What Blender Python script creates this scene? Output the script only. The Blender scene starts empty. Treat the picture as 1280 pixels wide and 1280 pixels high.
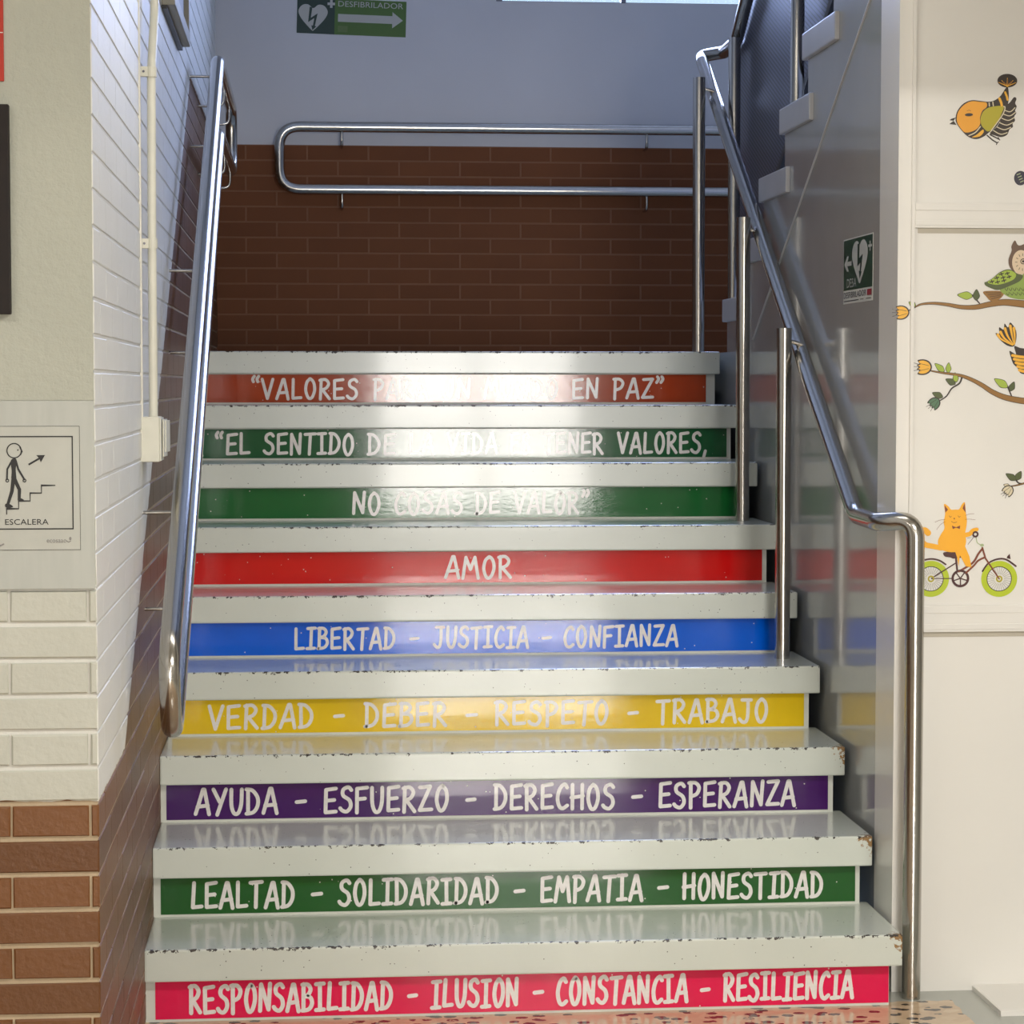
import bpy, bmesh, math, random
from mathutils import Vector, Matrix
random.seed(7)
S = bpy.context.scene
COL = S.collection

# ------------------------------------------------------------------ camera, world, light, exposure
YAW, PITCH, ROLL, HC = .0873, .0548, .0003, 1.4234
cam_d = bpy.data.cameras.new('camera')
cam = bpy.data.objects.new('camera', cam_d); COL.objects.link(cam)
cam_d.sensor_width = 36; cam_d.lens = 2904.58 / 1280 * 36
cam_d.clip_start = .05; cam_d.clip_end = 200
fwd = Vector((math.sin(YAW) * math.cos(PITCH), math.cos(YAW) * math.cos(PITCH), -math.sin(PITCH)))
right = Vector((math.cos(YAW), -math.sin(YAW), 0))
up = right.cross(fwd)
cam.matrix_world = Matrix(((right.x, up.x, -fwd.x, 0), (right.y, up.y, -fwd.y, 0), (right.z, up.z, -fwd.z, HC), (0, 0, 0, 1)))
S.camera = cam

w = bpy.data.worlds.new('sky'); S.world = w; w.use_nodes = True
w.node_tree.nodes['Background'].inputs[0].default_value = (.55, .75, 1, 1)
w.node_tree.nodes['Background'].inputs[1].default_value = 1.0
S.view_settings.view_transform = 'Standard'; S.view_settings.look = 'None'
S.view_settings.gamma = 1; S.view_settings.use_curve_mapping = False
S.view_settings.exposure = .2

def area(name, loc, rot, sx, sy, power, color):
    l = bpy.data.lights.new(name, 'AREA'); l.shape = 'RECTANGLE'; l.size = sx; l.size_y = sy
    l.energy = power; l.color = color
    o = bpy.data.objects.new(name, l); COL.objects.link(o); o.location = loc; o.rotation_euler = rot
    return o
R = math.radians
# daylight outside the stair window, daylight in the glazed entrance doors at the far end of the hall
area('window_daylight', (2.0, 10.35, 4.0), (R(-100), 0, 0), 3.4, 2.4, 340, (.46, .58, 1))
area('entrance_daylight', (1.5, -6.02, 1.24), (R(90), 0, 0), 1.85, 1.84, 280, (1, .95, .88))

# ------------------------------------------------------------------ node helpers
class NT:
    def __init__(s, name):
        m = bpy.data.materials.new(name); m.use_nodes = True; s.m = m; s.t = m.node_tree; s.n = s.t.nodes
        s.b = s.n['Principled BSDF']
    def node(s, typ, **kw):
        n = s.n.new(typ)
        for k, v in kw.items(): setattr(n, k, v)
        return n
    def put(s, sock, v):
        if hasattr(v, 'is_output'): s.t.links.new(v, sock)
        elif isinstance(v, tuple) and len(v) == 3 and sock.type == 'RGBA': sock.default_value = (*v, 1)
        else: sock.default_value = v
    def math(s, op, a, b=0.0, c=0.0, clamp=False):
        n = s.node('ShaderNodeMath', operation=op); n.use_clamp = clamp
        for i, v in enumerate((a, b, c)): s.put(n.inputs[i], v)
        return n.outputs[0]
    def mix(s, f, a, b):
        n = s.node('ShaderNodeMix', data_type='RGBA'); s.put(n.inputs[0], f); s.put(n.inputs[6], a); s.put(n.inputs[7], b)
        return n.outputs[2]
    def pos(s):
        g = s.node('ShaderNodeNewGeometry'); x = s.node('ShaderNodeSeparateXYZ'); s.t.links.new(g.outputs['Position'], x.inputs[0])
        return x.outputs, g.outputs['Position'], g.outputs
    def vec(s, x, y, z):
        n = s.node('ShaderNodeCombineXYZ')
        for i, v in enumerate((x, y, z)): s.put(n.inputs[i], v)
        return n.outputs[0]
    def noise(s, v, scale, detail=3, rough=.5):
        n = s.node('ShaderNodeTexNoise'); s.put(n.inputs['Vector'], v); n.inputs['Scale'].default_value = scale
        n.inputs['Detail'].default_value = detail; n.inputs['Roughness'].default_value = rough
        return n.outputs['Fac']
    def vor(s, v, scale, feature='F1'):
        n = s.node('ShaderNodeTexVoronoi', feature=feature); s.put(n.inputs['Vector'], v); n.inputs['Scale'].default_value = scale
        return n.outputs
    def ramp(s, f, lo, hi):
        n = s.node('ShaderNodeMapRange'); s.put(n.inputs[0], f); n.inputs[1].default_value = lo; n.inputs[2].default_value = hi
        return n.outputs[0]
    def bump(s, h, strength, dist=.01):
        n = s.node('ShaderNodeBump'); s.put(n.inputs['Height'], h); n.inputs['Strength'].default_value = strength
        n.inputs['Distance'].default_value = dist; s.t.links.new(n.outputs[0], s.b.inputs['Normal'])
    def set(s, **kw):
        names = dict(col='Base Color', rough='Roughness', metal='Metallic', spec='Specular IOR Level', coat='Coat Weight', coatr='Coat Roughness', alpha='Alpha')
        for k, v in kw.items(): s.put(s.b.inputs[names[k]], v)
        return s.m

def srgb(r, g, b):
    f = lambda c: c / 12.92 if c <= .04045 else ((c + .055) / 1.055) ** 2.4
    return (f(r / 255), f(g / 255), f(b / 255))

def plain(name, col, rough=.5, metal=0, noise=.0, scale=30, coat=0, bump=0, bscale=200):
    t = NT(name); xyz, P, g = t.pos()
    if noise:
        n = t.noise(P, scale, 4)
        c = t.mix(t.ramp(n, .3, .7), tuple(v * (1 - noise) for v in col), tuple(min(1, v * (1 + noise)) for v in col))
    else: c = col
    if bump: t.bump(t.noise(P, bscale, 3), bump, .002)
    return t.set(col=c, rough=rough, metal=metal, coat=coat, coatr=.05)

M = {}
M['white'] = plain('white_paint', (.74, .72, .66), .45, noise=.03, scale=3)
M['laminate'] = plain('white_laminate', (.74, .72, .675), .32, noise=.03, scale=2, coat=.2)
M['strip'] = plain('beige_strip', (.46, .42, .34), .5)
M['groove'] = plain('dark_groove', (.30, .28, .24), .7)
M['hall'] = plain('hall_wall_paint', (.30, .29, .26), .7)
M['ceiling'] = plain('ceiling_paint', (.6, .6, .57), .9)
M['pvc'] = plain('ivory_plastic', (.68, .67, .58), .4, noise=.04, scale=20)
M['pvcdark'] = plain('plastic_shadow_gap', (.05, .05, .05), .6)
M['black'] = plain('black_paint', (.012, .011, .012), .35)
M['frame_dark'] = plain('dark_brown_wood', (.008, .004, .003), .75, noise=.2, scale=40)
M['red_sign'] = plain('red_sign', (.40, .02, .006), .6)
M['ink'] = plain('black_ink', (.012, .012, .012), .5)
M['ink_grey'] = plain('grey_ink', (.22, .21, .2), .5)
M['paper'] = plain('white_paper', (.62, .62, .57), .35, noise=.03, scale=30)
M['letter'] = plain('white_vinyl_lettering', (.74, .71, .69), .14, noise=.06, scale=120)
M['steel'] = None
t = NT('brushed_steel'); xyz, P, g = t.pos()
n = t.noise(t.vec(t.math('MULTIPLY', xyz[0], 60), t.math('MULTIPLY', xyz[1], 60), t.math('MULTIPLY', xyz[2], 2)), 8, 3)
M['steel'] = t.set(col=t.mix(n, (.42, .40, .37), (.56, .54, .50)), rough=t.math('MULTIPLY_ADD', n, .12, .14), metal=1.0)
M['steel_dark'] = plain('dark_steel', (.16, .16, .18), .28, 1)
M['plate'] = None
t = NT('grey_satin_plate'); xyz, P, g = t.pos()
n = t.noise(t.vec(t.math('MULTIPLY', xyz[0], 14), xyz[1], t.math('MULTIPLY', xyz[2], 1.5)), 5, 4)
M['plate'] = t.set(col=t.mix(n, (.37, .385, .355), (.45, .465, .43)), rough=.45)

# plaster of the pillar front
t = NT('rough_plaster'); xyz, P, g = t.pos()
n = t.noise(P, 60, 6, .65); n2 = t.noise(P, 4, 2)
t.bump(n, .55, .006)
M['plaster'] = t.set(col=t.mix(n2, (.37, .38, .325), (.45, .46, .395)), rough=.85)
t = NT('smooth_plaster'); xyz, P, g = t.pos()
n2 = t.noise(P, 3, 3); t.bump(t.noise(P, 150, 3), .12, .002)
M['plaster_smooth'] = t.set(col=t.mix(n2, (.56, .56, .58), (.63, .63, .65)), rough=.6)

# bricks: white paint over brown glazed brick, the paint's lower edge follows the stair
Y1, D, OV, RI = 5.1445, .2923, .0297, .17
XL, XR = -.3688, 1.3459
TT = .073
def brick_mat(name, mortar, dim=1.0):
    t = NT(name); xyz, P, g = t.pos()
    line = t.math('MINIMUM', t.math('MAXIMUM', t.math('MULTIPLY_ADD', xyz[1], .595, -2.066), .697), 2.40)
    wob = t.math('MULTIPLY_ADD', t.noise(P, 22, 2), .02, -.01)
    mask = t.math('GREATER_THAN', xyz[2], t.math('ADD', line, wob))
    cell = t.node('ShaderNodeTexWhiteNoise'); cell.noise_dimensions = '3D'
    t.put(cell.inputs['Vector'], t.vec(0, 0, t.math('FLOOR', t.math('DIVIDE', t.math('SUBTRACT', xyz[2], .694 - .0627 * 40), .0627))))
    n = t.noise(P, 9, 4)
    if mortar:
        br = t.mix(n, (.36, .27, .16), (.52, .41, .28)); wh = t.mix(n, (.58, .575, .53), (.66, .655, .61)); rough = .8
    else:
        f = t.math('ADD', t.math('MULTIPLY', cell.outputs[0], .65), t.math('MULTIPLY', n, .35))
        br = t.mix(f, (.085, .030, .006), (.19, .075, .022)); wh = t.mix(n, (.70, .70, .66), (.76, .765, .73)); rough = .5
    if dim != 1: wh = t.mix(1.0, wh, (0, 0, 0)) if 0 else t.mix(n, (.44, .445, .385), (.51, .515, .455))
    t.bump(t.noise(P, 90, 4), .35, .003)
    t.put(t.b.inputs['Roughness'], t.math('MULTIPLY_ADD', mask, -.02, .45 if not mortar else .6))
    return t.set(col=t.mix(mask, br, wh))
M['brick'] = brick_mat('painted_brick', False)
M['brick_front'] = brick_mat('shaded_painted_brick', False, .7)  # same white paint, darkened to stand for weaker light on the pillar front
M['mortar'] = brick_mat('painted_mortar', True)

# back wall: brown brick dado, pattern in the material
t = NT('brown_brick_dado'); xyz, P, g = t.pos()
b = t.node('ShaderNodeTexBrick'); t.put(b.inputs['Vector'], t.vec(xyz[0], t.math('SUBTRACT', xyz[2], 2.40), 0))
b.inputs['Scale'].default_value = 1; b.inputs['Brick Width'].default_value = .25; b.inputs['Row Height'].default_value = .0627
b.inputs['Mortar Size'].default_value = .0045; b.inputs['Mortar Smooth'].default_value = .25
b.inputs['Color1'].default_value = (.17, .052, .013, 1); b.inputs['Color2'].default_value = (.195, .062, .017, 1); b.inputs['Mortar'].default_value = (.26, .115, .055, 1)
n = t.noise(P, 8, 4); t.bump(t.math('SUBTRACT', t.math('MULTIPLY', n, .2), b.outputs['Fac']), .5, .004)
M['dado'] = t.set(col=t.mix(t.math('MULTIPLY', n, .35), b.outputs['Color'], (.10, .035, .015)), rough=.55, spec=.2)

# painted concrete treads: pale glossy paint, dark chips along the nose edge, specks elsewhere
def tread_mat():
    t = NT('painted_step'); xyz, P, g = t.pos()
    ob = t.node('ShaderNodeTexCoord').outputs['Object']
    sx = t.node('ShaderNodeSeparateXYZ'); t.put(sx.inputs[0], ob)
    n1 = t.noise(P, 5, 4); n2 = t.noise(P, 75, 4, .7); n3 = t.noise(P, 16, 2)
    base = t.mix(n1, (.53, .565, .51), (.62, .65, .59))
    # object origin: the nose's upper front edge
    dist = t.math('ADD', t.math('ABSOLUTE', sx.outputs[2]), t.math('ABSOLUTE', sx.outputs[1]))
    edge = t.ramp(dist, .012, .0)
    chips = t.math('GREATER_THAN', t.math('MULTIPLY_ADD', edge, .30, t.math('MULTIPLY_ADD', n3, .25, n2)), .90)
    v = t.vor(P, 55)
    specks = t.math('LESS_THAN', t.math('ADD', v['Distance'], t.math('MULTIPLY', n1, .08)), .105)
    rx = t.math('GREATER_THAN', t.math('ADD', t.math('MULTIPLY', t.ramp(t.math('ADD', dist, t.math('MULTIPLY', t.math('SUBTRACT', XR, xyz[0]), 1.2)), .11, .0), .5), t.math('MULTIPLY', n2, .9)), .80)
    low = t.math('LESS_THAN', xyz[2], .55)
    rust = t.math('MULTIPLY', rx, low)
    c = t.mix(rust, base, t.mix(n2, (.10, .05, .02), (.42, .25, .10)))
    c = t.mix(t.math('MAXIMUM', chips, specks), c, (.035, .028, .024))
    t.bump(t.math('ADD', t.math('MULTIPLY', t.noise(P, 160, 3), .25), t.math('MULTIPLY', chips, -1.0)), .25, .0015)
    return t.set(col=c, rough=.24, coat=.35, coatr=.06)
M['tread'] = tread_mat()
M['riser'] = plain('white_riser_paint', (.62, .63, .57), .35, noise=.05, scale=12)

def vinyl(name, col):
    t = NT(name); xyz, P, g = t.pos()
    n = t.noise(t.vec(t.math('MULTIPLY', xyz[0], .35), xyz[1], xyz[2]), 120, 4, .6); big = t.noise(P, 14, 3)
    t.bump(t.math('MULTIPLY', n, t.ramp(xyz[2], .2, 1.0)), 0.10, .0010)
    c = t.mix(big, tuple(v * .9 for v in col), tuple(min(1, v * 1.08) for v in col))
    sp = t.math('LESS_THAN', t.vor(P, 38)['Distance'], .06)
    return t.set(col=t.mix(sp, c, (.75, .7, .65)), rough=.07, spec=.48)

# grey gloss paint of the wall under the upper flight
t = NT('grey_gloss_paint'); xyz, P, g = t.pos()
t.bump(t.noise(t.vec(xyz[0], t.math('MULTIPLY', xyz[1], 1.0), t.math('MULTIPLY', xyz[2], 1.6)), 3.0, 2), .05, .03)
M['grey'] = t.set(col=t.mix(t.noise(P, 4, 3), (.32, .325, .315), (.38, .385, .375)), rough=.13, coat=.3, coatr=.05)
M['step_end'] = plain('pale_grey_paint', (.50, .50, .50), .35, noise=.04, scale=8)

# terrazzo floor with a painted grey border along the walls
t = NT('terrazzo'); xyz, P, g = t.pos()
v1 = t.vor(t.vec(t.math('MULTIPLY', xyz[0], .55), t.math('MULTIPLY', xyz[1], .8), 0), 44)
n = t.noise(P, 26, 3); nn = t.noise(P, 90, 2)
dark = t.math('LESS_THAN', t.math('ADD', v1['Distance'], t.math('MULTIPLY', nn, .30)), .51)
bc = t.mix(v1['Color'], (.50, .36, .23), (.58, .44, .29))
bc = t.mix(t.math('MULTIPLY', dark, t.math('GREATER_THAN', n, .36)), bc, (.045, .03, .022))
gx = t.math('ADD', xyz[0], t.math('MULTIPLY', n, .02))
gy = t.math('ADD', xyz[1], t.math('MULTIPLY', n, .03))
grey = t.math('MAXIMUM', t.math('GREATER_THAN', gy, 5.215), t.math('GREATER_THAN', gx, 1.485))
M['floor'] = t.set(col=t.mix(grey, bc, (.36, .37, .33)), rough=.15)

# perforated metal sheet
t = NT('perforated_sheet'); xyz, P, g = t.pos()
k = t.math('SINE', t.math('MULTIPLY', t.math('ADD', xyz[2], t.math('MULTIPLY', xyz[1], -.40)), 430))
hole = t.math('MULTIPLY', t.math('GREATER_THAN', k, .25), .30)
M['perf'] = t.set(col=t.mix(t.ramp(k, -1, 1), (.005, .006, .010), (.26, .27, .35)), rough=.4, metal=.5, alpha=t.math('SUBTRACT', 1.0, hole))
# window glass
t = NT('window_glass'); tr = t.node('ShaderNodeBsdfTransparent'); gl = t.node('ShaderNodeBsdfGlossy'); gl.inputs['Roughness'].default_value = .02
mx = t.node('ShaderNodeMixShader'); mx.inputs[0].default_value = .06
t.t.links.new(tr.outputs[0], mx.inputs[1]); t.t.links.new(gl.outputs[0], mx.inputs[2])
t.t.links.new(mx.outputs[0], t.n['Material Output'].inputs[0]); M['glass'] = t.m
t = NT('lamp_diffuser'); t.b.inputs['Emission Color'].default_value = (1, .93, .8, 1); t.b.inputs['Emission Strength'].default_value = 4; M['diffuser'] = t.m

# ------------------------------------------------------------------ mesh helpers
ORG = {}
def link(name, verts, faces, mat, parent=None, smooth=False, origin=None, mats=None, fm=None):
    """one mesh object; verts in world metres"""
    if origin is None: origin = ORG.get(parent.name, Vector((0, 0, 0))) if parent else Vector((0, 0, 0))
    me = bpy.data.meshes.new(name)
    me.from_pydata([tuple(Vector(v) - origin) for v in verts], [], faces)
    bm = bmesh.new(); bm.from_mesh(me); bmesh.ops.recalc_face_normals(bm, faces=bm.faces); bm.to_mesh(me); bm.free()
    for m in (mats or [mat]): me.materials.append(m)
    if fm: me.polygons.foreach_set('material_index', fm)
    if smooth: me.polygons.foreach_set('use_smooth', [True] * len(me.polygons))
    o = bpy.data.objects.new(name, me); COL.objects.link(o); ORG[o.name] = origin.copy()
    if parent:
        o.parent = parent; o.location = origin - ORG[parent.name]
    else: o.location = origin
    return o
def tag(o, label, cat, group=None):
    o['label'] = label; o['category'] = cat
    if group: o['group'] = group
    return o
def struct(o): o['kind'] = 'structure'; return o
def thing(name, label, cat, loc, group=None):
    o = bpy.data.objects.new(name, None); COL.objects.link(o); o.location = loc; o.empty_display_size = .1
    ORG[o.name] = Vector(loc); return tag(o, label, cat, group)

class MB:
    def __init__(s): s.v = []; s.f = []
    def add(s, v, f):
        n = len(s.v); s.v += [Vector(p) for p in v]; s.f += [[i + n for i in q] for q in f]; return s
    def box(s, a, b, bev=0):
        x0, y0, z0 = a; x1, y1, z1 = b
        if not bev:
            return s.add([(x, y, z) for x in (x0, x1) for y in (y0, y1) for z in (z0, z1)],
                         [[0, 1, 3, 2], [4, 6, 7, 5], [0, 4, 5, 1], [2, 3, 7, 6], [0, 2, 6, 4], [1, 5, 7, 3]])
        bm = bmesh.new(); bmesh.ops.create_cube(bm, size=1)
        for v in bm.verts: v.co = Vector(((x0 + x1) / 2 + v.co.x * (x1 - x0), (y0 + y1) / 2 + v.co.y * (y1 - y0), (z0 + z1) / 2 + v.co.z * (z1 - z0)))
        bmesh.ops.bevel(bm, geom=bm.edges[:], offset=bev, segments=2, affect='EDGES', profile=.6)
        bm.verts.index_update(); s.add([v.co.copy() for v in bm.verts], [[v.index for v in f.verts] for f in bm.faces]); bm.free(); return s
    def tube(s, pts, r, seg=20, caps=True, r1=None):
        pts = [Vector(p) for p in pts]; n = len(pts)
        tang = [(pts[min(i + 1, n - 1)] - pts[max(i - 1, 0)]).normalized() for i in range(n)]
        a = tang[0].orthogonal().normalized(); vs = []; 
        for i in range(n):
            if i:
                q = tang[i - 1].rotation_difference(tang[i]); a = q @ a
            a = (a - tang[i] * a.dot(tang[i])).normalized(); b = tang[i].cross(a)
            rr = r if r1 is None else r + (r1 - r) * i / (n - 1)
            vs += [pts[i] + (a * math.cos(2 * math.pi * k / seg) + b * math.sin(2 * math.pi * k / seg)) * rr for k in range(seg)]
        fs = [[i * seg + k, i * seg + (k + 1) % seg, (i + 1) * seg + (k + 1) % seg, (i + 1) * seg + k] for i in range(n - 1) for k in range(seg)]
        if caps: fs += [list(range(seg))[::-1], [(n - 1) * seg + k for k in range(seg)]]
        return s.add(vs, fs)
    def prism(s, poly, axis, a, b):
        """extrude a 2D polygon along an axis; axis x: poly is (y,z)"""
        n = len(poly); mk = {'x': lambda p, t: (t, p[0], p[1]), 'y': lambda p, t: (p[0], t, p[1]), 'z': lambda p, t: (p[0], p[1], t)}[axis]
        return s.add([mk(p, a) for p in poly] + [mk(p, b) for p in poly],
                     [list(range(n))[::-1], [n + i for i in range(n)]] + [[i, (i + 1) % n, n + (i + 1) % n, n + i] for i in range(n)])
    def link(s, name, mat, parent=None, smooth=False, origin=None):
        o = link(name, s.v, s.f, mat, parent, smooth, origin)
        if smooth:
            try: o.data.set_sharp_from_angle(angle=R(40))
            except Exception: pass
        return o
def fillet(pts, rad, n=8):
    pts = [Vector(p) for p in pts]; out = [pts[0]]
    for i in range(1, len(pts) - 1):
        a, p, b = pts[i - 1], pts[i], pts[i + 1]; u = (a - p); v = (b - p)
        r = rad[i] if isinstance(rad, dict) else rad
        ang = u.angle(v); d = min(r / math.tan(ang / 2), u.length * .49, v.length * .49)
        p0 = p + u.normalized() * d; p1 = p + v.normalized() * d
        for k in range(n + 1):
            q = k / n; out.append(p0 * (1 - q) ** 2 + p * 2 * q * (1 - q) + p1 * q * q)
    return out + [pts[-1]]

# flat art: 2D polygons mapped on to a surface
class Art:
    def __init__(s): s.polys = []
    def poly(s, p): s.polys.append([tuple(q) for q in p]); return s
    def ell(s, cx, cy, rx, ry=None, n=28, rot=0):
        ry = ry or rx; c, q = math.cos(rot), math.sin(rot)
        return s.poly([(cx + rx * math.cos(2 * math.pi * i / n) * c - ry * math.sin(2 * math.pi * i / n) * q, cy + rx * math.cos(2 * math.pi * i / n) * q + ry * math.sin(2 * math.pi * i / n) * c) for i in range(n)])
    def ring(s, cx, cy, r0, r1, n=40, a0=0, a1=2 * math.pi):
        for i in range(n):
            p, q = a0 + (a1 - a0) * i / n, a0 + (a1 - a0) * (i + 1) / n
            s.poly([(cx + r0 * math.cos(p), cy + r0 * math.sin(p)), (cx + r1 * math.cos(p), cy + r1 * math.sin(p)), (cx + r1 * math.cos(q), cy + r1 * math.sin(q)), (cx + r0 * math.cos(q), cy + r0 * math.sin(q))])
        return s
    def stroke(s, pts, w0, w1=None, round_=True):
        w1 = w0 if w1 is None else w1; n = len(pts); L = []; Rr = []
        for i, (x, y) in enumerate(pts):
            a, b = pts[max(i - 1, 0)], pts[min(i + 1, n - 1)]
            dx, dy = b[0] - a[0], b[1] - a[1]; l = math.hypot(dx, dy) or 1; h = (w0 + (w1 - w0) * i / max(1, n - 1)) / 2
            # mitre
            if 0 < i < n - 1:
                u = (x - a[0], y - a[1]); lu = math.hypot(*u) or 1; cosv = max(.45, (u[0] * dx + u[1] * dy) / lu / l); h /= cosv
            L.append((x - dy / l * h, y + dx / l * h)); Rr.append((x + dy / l * h, y - dx / l * h))
        for i in range(n - 1): s.poly([L[i], Rr[i], Rr[i + 1], L[i + 1]])
        if round_: s.ell(*pts[0], w0 / 2, n=10); s.ell(*pts[-1], w1 / 2, n=10)
        return s
    def curve(s, pts, w0, w1=None): return s.stroke(smooth(pts), w0, w1)
    def blob(s, pts): return s.poly(smooth(pts, True))
    def link(s, name, mat, mapper, layer, parent):
        v = []; f = []
        for i, p in enumerate(s.polys):
            n = len(v); v += [mapper(x, y, layer + (i % 24) * .06) for x, y in p]; f.append(list(range(n, n + len(p))))
        return link(name, v, f, mat, parent)
def smooth(pts, closed=False, n=6):
    out = []; m = len(pts)
    g = (lambda i: pts[i % m]) if closed else (lambda i: pts[max(0, min(m - 1, i))])
    for i in range(m if closed else m - 1):
        p0, p1, p2, p3 = g(i - 1), g(i), g(i + 1), g(i + 2)
        for k in range(n):
            t = k / n
            out.append(tuple(.5 * (2 * p1[j] + (p2[j] - p0[j]) * t + (2 * p0[j] - 5 * p1[j] + 4 * p2[j] - p3[j]) * t * t + (3 * p1[j] - p0[j] - 3 * p2[j] + p3[j]) * t ** 3) for j in (0, 1)))
    if not closed: out.append(tuple(pts[-1]))
    return out

def text_polys(string):
    """triangles of a sans text, normalised to the unit box"""
    cu = bpy.data.curves.new('t', 'FONT'); cu.body = string; cu.resolution_u = 3
    o = bpy.data.objects.new('t', cu); COL.objects.link(o)
    dg = bpy.context.evaluated_depsgraph_get(); me = bpy.data.meshes.new_from_object(o.evaluated_get(dg))
    vs = [(v.co.x, v.co.y) for v in me.vertices]; ps = [list(p.vertices) for p in me.polygons]
    bpy.data.objects.remove(o); bpy.data.curves.remove(cu); bpy.data.meshes.remove(me)
    x0, x1 = min(v[0] for v in vs), max(v[0] for v in vs); y0, y1 = min(v[1] for v in vs), max(v[1] for v in vs)
    return [[((vs[i][0] - x0) / (x1 - x0), (vs[i][1] - y0) / (y1 - y0)) for i in p] for p in ps]
def add_text(art, string, x0, x1, ybot, ytop):
    for p in text_polys(string): art.poly([(x0 + u * (x1 - x0), ybot + v * (ytop - ybot)) for u, v in p])
    return art

# hand lettering, unit height; 'c' strokes are smoothed
GL = {
 'A': (.60, [[(0, 0), (.13, .42), (.30, 1), (.36, 1), (.47, .5), (.58, -.02)], [(.08, .30), (.52, .34)]]),
 'B': (.54, [[(.06, 1), (.06, 0)], 'c', [(0, .98), (.28, .98), (.42, .80), (.30, .60), (.10, .54)], 'c', [(.10, .54), (.40, .50), (.50, .27), (.34, .05), (0, .0)]]),
 'C': (.52, ['c', [(.48, .86), (.36, 1), (.16, .84), (.05, .45), (.13, .10), (.30, 0), (.50, .12)]]),
 'D': (.56, [[(.07, .98), (.07, 0)], 'c', [(0, 1), (.26, .95), (.48, .66), (.48, .32), (.30, .06), (0, 0)]]),
 'E': (.52, [[(.48, 1), (.05, .95), (.05, .02), (.50, .05)], [(.05, .50), (.42, .53)]]),
 'F': (.50, [[(.50, 1), (.05, .96), (.05, -.03)], [(.05, .52), (.40, .55)]]),
 'G': (.56, ['c', [(.48, .88), (.32, 1), (.06, .6), (.1, .1), (.3, 0), (.5, .2), (.5, .45)], [(.5, .45), (.3, .45)]]),
 'H': (.56, [[(.05, 1), (.05, 0)], [(.50, 1), (.50, 0)], [(.0, .46), (.54, .52)]]),
 'I': (.42, [[(.0, .98), (.40, 1)], [(.20, 1), (.20, 0)], [(0, 0), (.40, .02)]]),
 'J': (.52, [[(.10, 1), (.50, 1)], 'c', [(.36, 1), (.37, .4), (.30, .06), (.14, .02), (.0, .16)]]),
 'L': (.48, [[(.07, 1), (.05, .02), (.46, .05)]]),
 'M': (.70, [[(0, 0), (.14, 1), (.34, .42), (.54, 1), (.68, 0)]]),
 'N': (.58, [[(.05, 0), (.06, 1), (.48, .04), (.52, 1.02)]]),
 'O': (.56, ['c', [(.30, 1), (.12, .84), (.05, .42), (.18, .02), (.36, .03), (.50, .40), (.46, .80), (.30, 1), (.22, .96)]]),
 'P': (.52, [[(.08, 1), (.08, -.06)], 'c', [(0, .98), (.30, .98), (.47, .78), (.36, .52), (.10, .42)]]),
 'R': (.56, [[(.07, 1), (.06, -.02)], 'c', [(0, .96), (.28, 1), (.45, .80), (.34, .56), (.10, .46)], [(.16, .46), (.52, .0)]]),
 'S': (.52, ['c', [(.47, .88), (.34, 1), (.12, .90), (.12, .66), (.40, .46), (.46, .20), (.30, .0), (.10, .04), (.0, .14)]]),
 'T': (.54, [[(0, .97), (.54, 1)], [(.28, .98), (.25, -.02)]]),
 'U': (.54, ['c', [(.05, 1), (.06, .35), (.18, .02), (.36, .04), (.48, .4), (.50, 1)]]),
 'V': (.56, [[(0, 1), (.26, .0), (.54, 1)]]),
 'Y': (.54, [[(.0, 1), (.27, .48)], [(.54, 1), (.16, -.04)]]),
 'Z': (.54, [[(.04, .97), (.50, 1), (.02, .03), (.54, .05)]]),
 '-': (.34, [[(.02, .44), (.32, .47)]]), ',': (.16, [[(.12, .12), (.04, -.18)]]),
 '“': (.36, ['c', [(.10, 1.12), (.02, .98), (.06, .84)], 'c', [(.32, 1.12), (.24, .98), (.28, .84)]]),
 '”': (.36, ['c', [(.06, 1.12), (.12, 1.0), (.02, .82)], 'c', [(.28, 1.12), (.34, 1.0), (.24, .82)]]),
}
def write(art, word, x0, x1, z0, h):
    """hand-lettered word between x0 and x1, baseline z0, cap height h"""
    gap = .17; adv = sum(GL[c][0] for c in word) + gap * (len(word) - 1)
    sx = (x1 - x0) / adv; x = x0; th = h * .155
    for c in word:
        wd, st = GL[c]; cur = False; dz = random.uniform(-.03, .03) * h; sh = random.uniform(-.01, .05) * h
        for s_ in st:
            if s_ == 'c': cur = True; continue
            pts = [(x + u * sx + v * sh, z0 + dz + v * h) for u, v in s_]
            if cur: pts = smooth(pts, n=5)
            for i in range(len(pts) - 1):
                art.stroke([pts[i], pts[i + 1]], th)
            cur = False
        x += (wd + gap) * sx

# ------------------------------------------------------------------ the setting
YB = 9.6; XE = 3.1; ZC = 2.75; YF = 5.285; PX = 1.36
struct(MB().box((-3.2, -6.2, -.1), (XE, 5.6, 0)).link('floor', M['floor']))
struct(MB().box((-3.2, -6.2, ZC), (XE, YF + .17, ZC + .3)).link('ceiling', M['ceiling']))
struct(MB().box((XL - .2, YF + .17, 5.6), (XE, YB + .2, 5.75)).link('ceiling_stairwell', M['ceiling']))
struct(MB().box((XL - .2, YF + .171, ZC + .3), (XE, YF + .3, 5.6)).link('wall_above_hall', M['white']))
struct(MB().box((XE, -6.2, -.1), (XE + .15, YB + .2, 5.75)).link('wall_right', M['hall']))
struct(MB().box((-3.35, -6.2, -.1), (-3.2, 4.07, ZC + .3)).link('wall_left_hall', M['hall']))
struct(MB().box((XL - .001, 4.08, 2.33), (XE, 4.42, ZC)).link('trim_10', M['white']))  # unseen beam, added to cut lamp light off the upper walls and stairs
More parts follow.
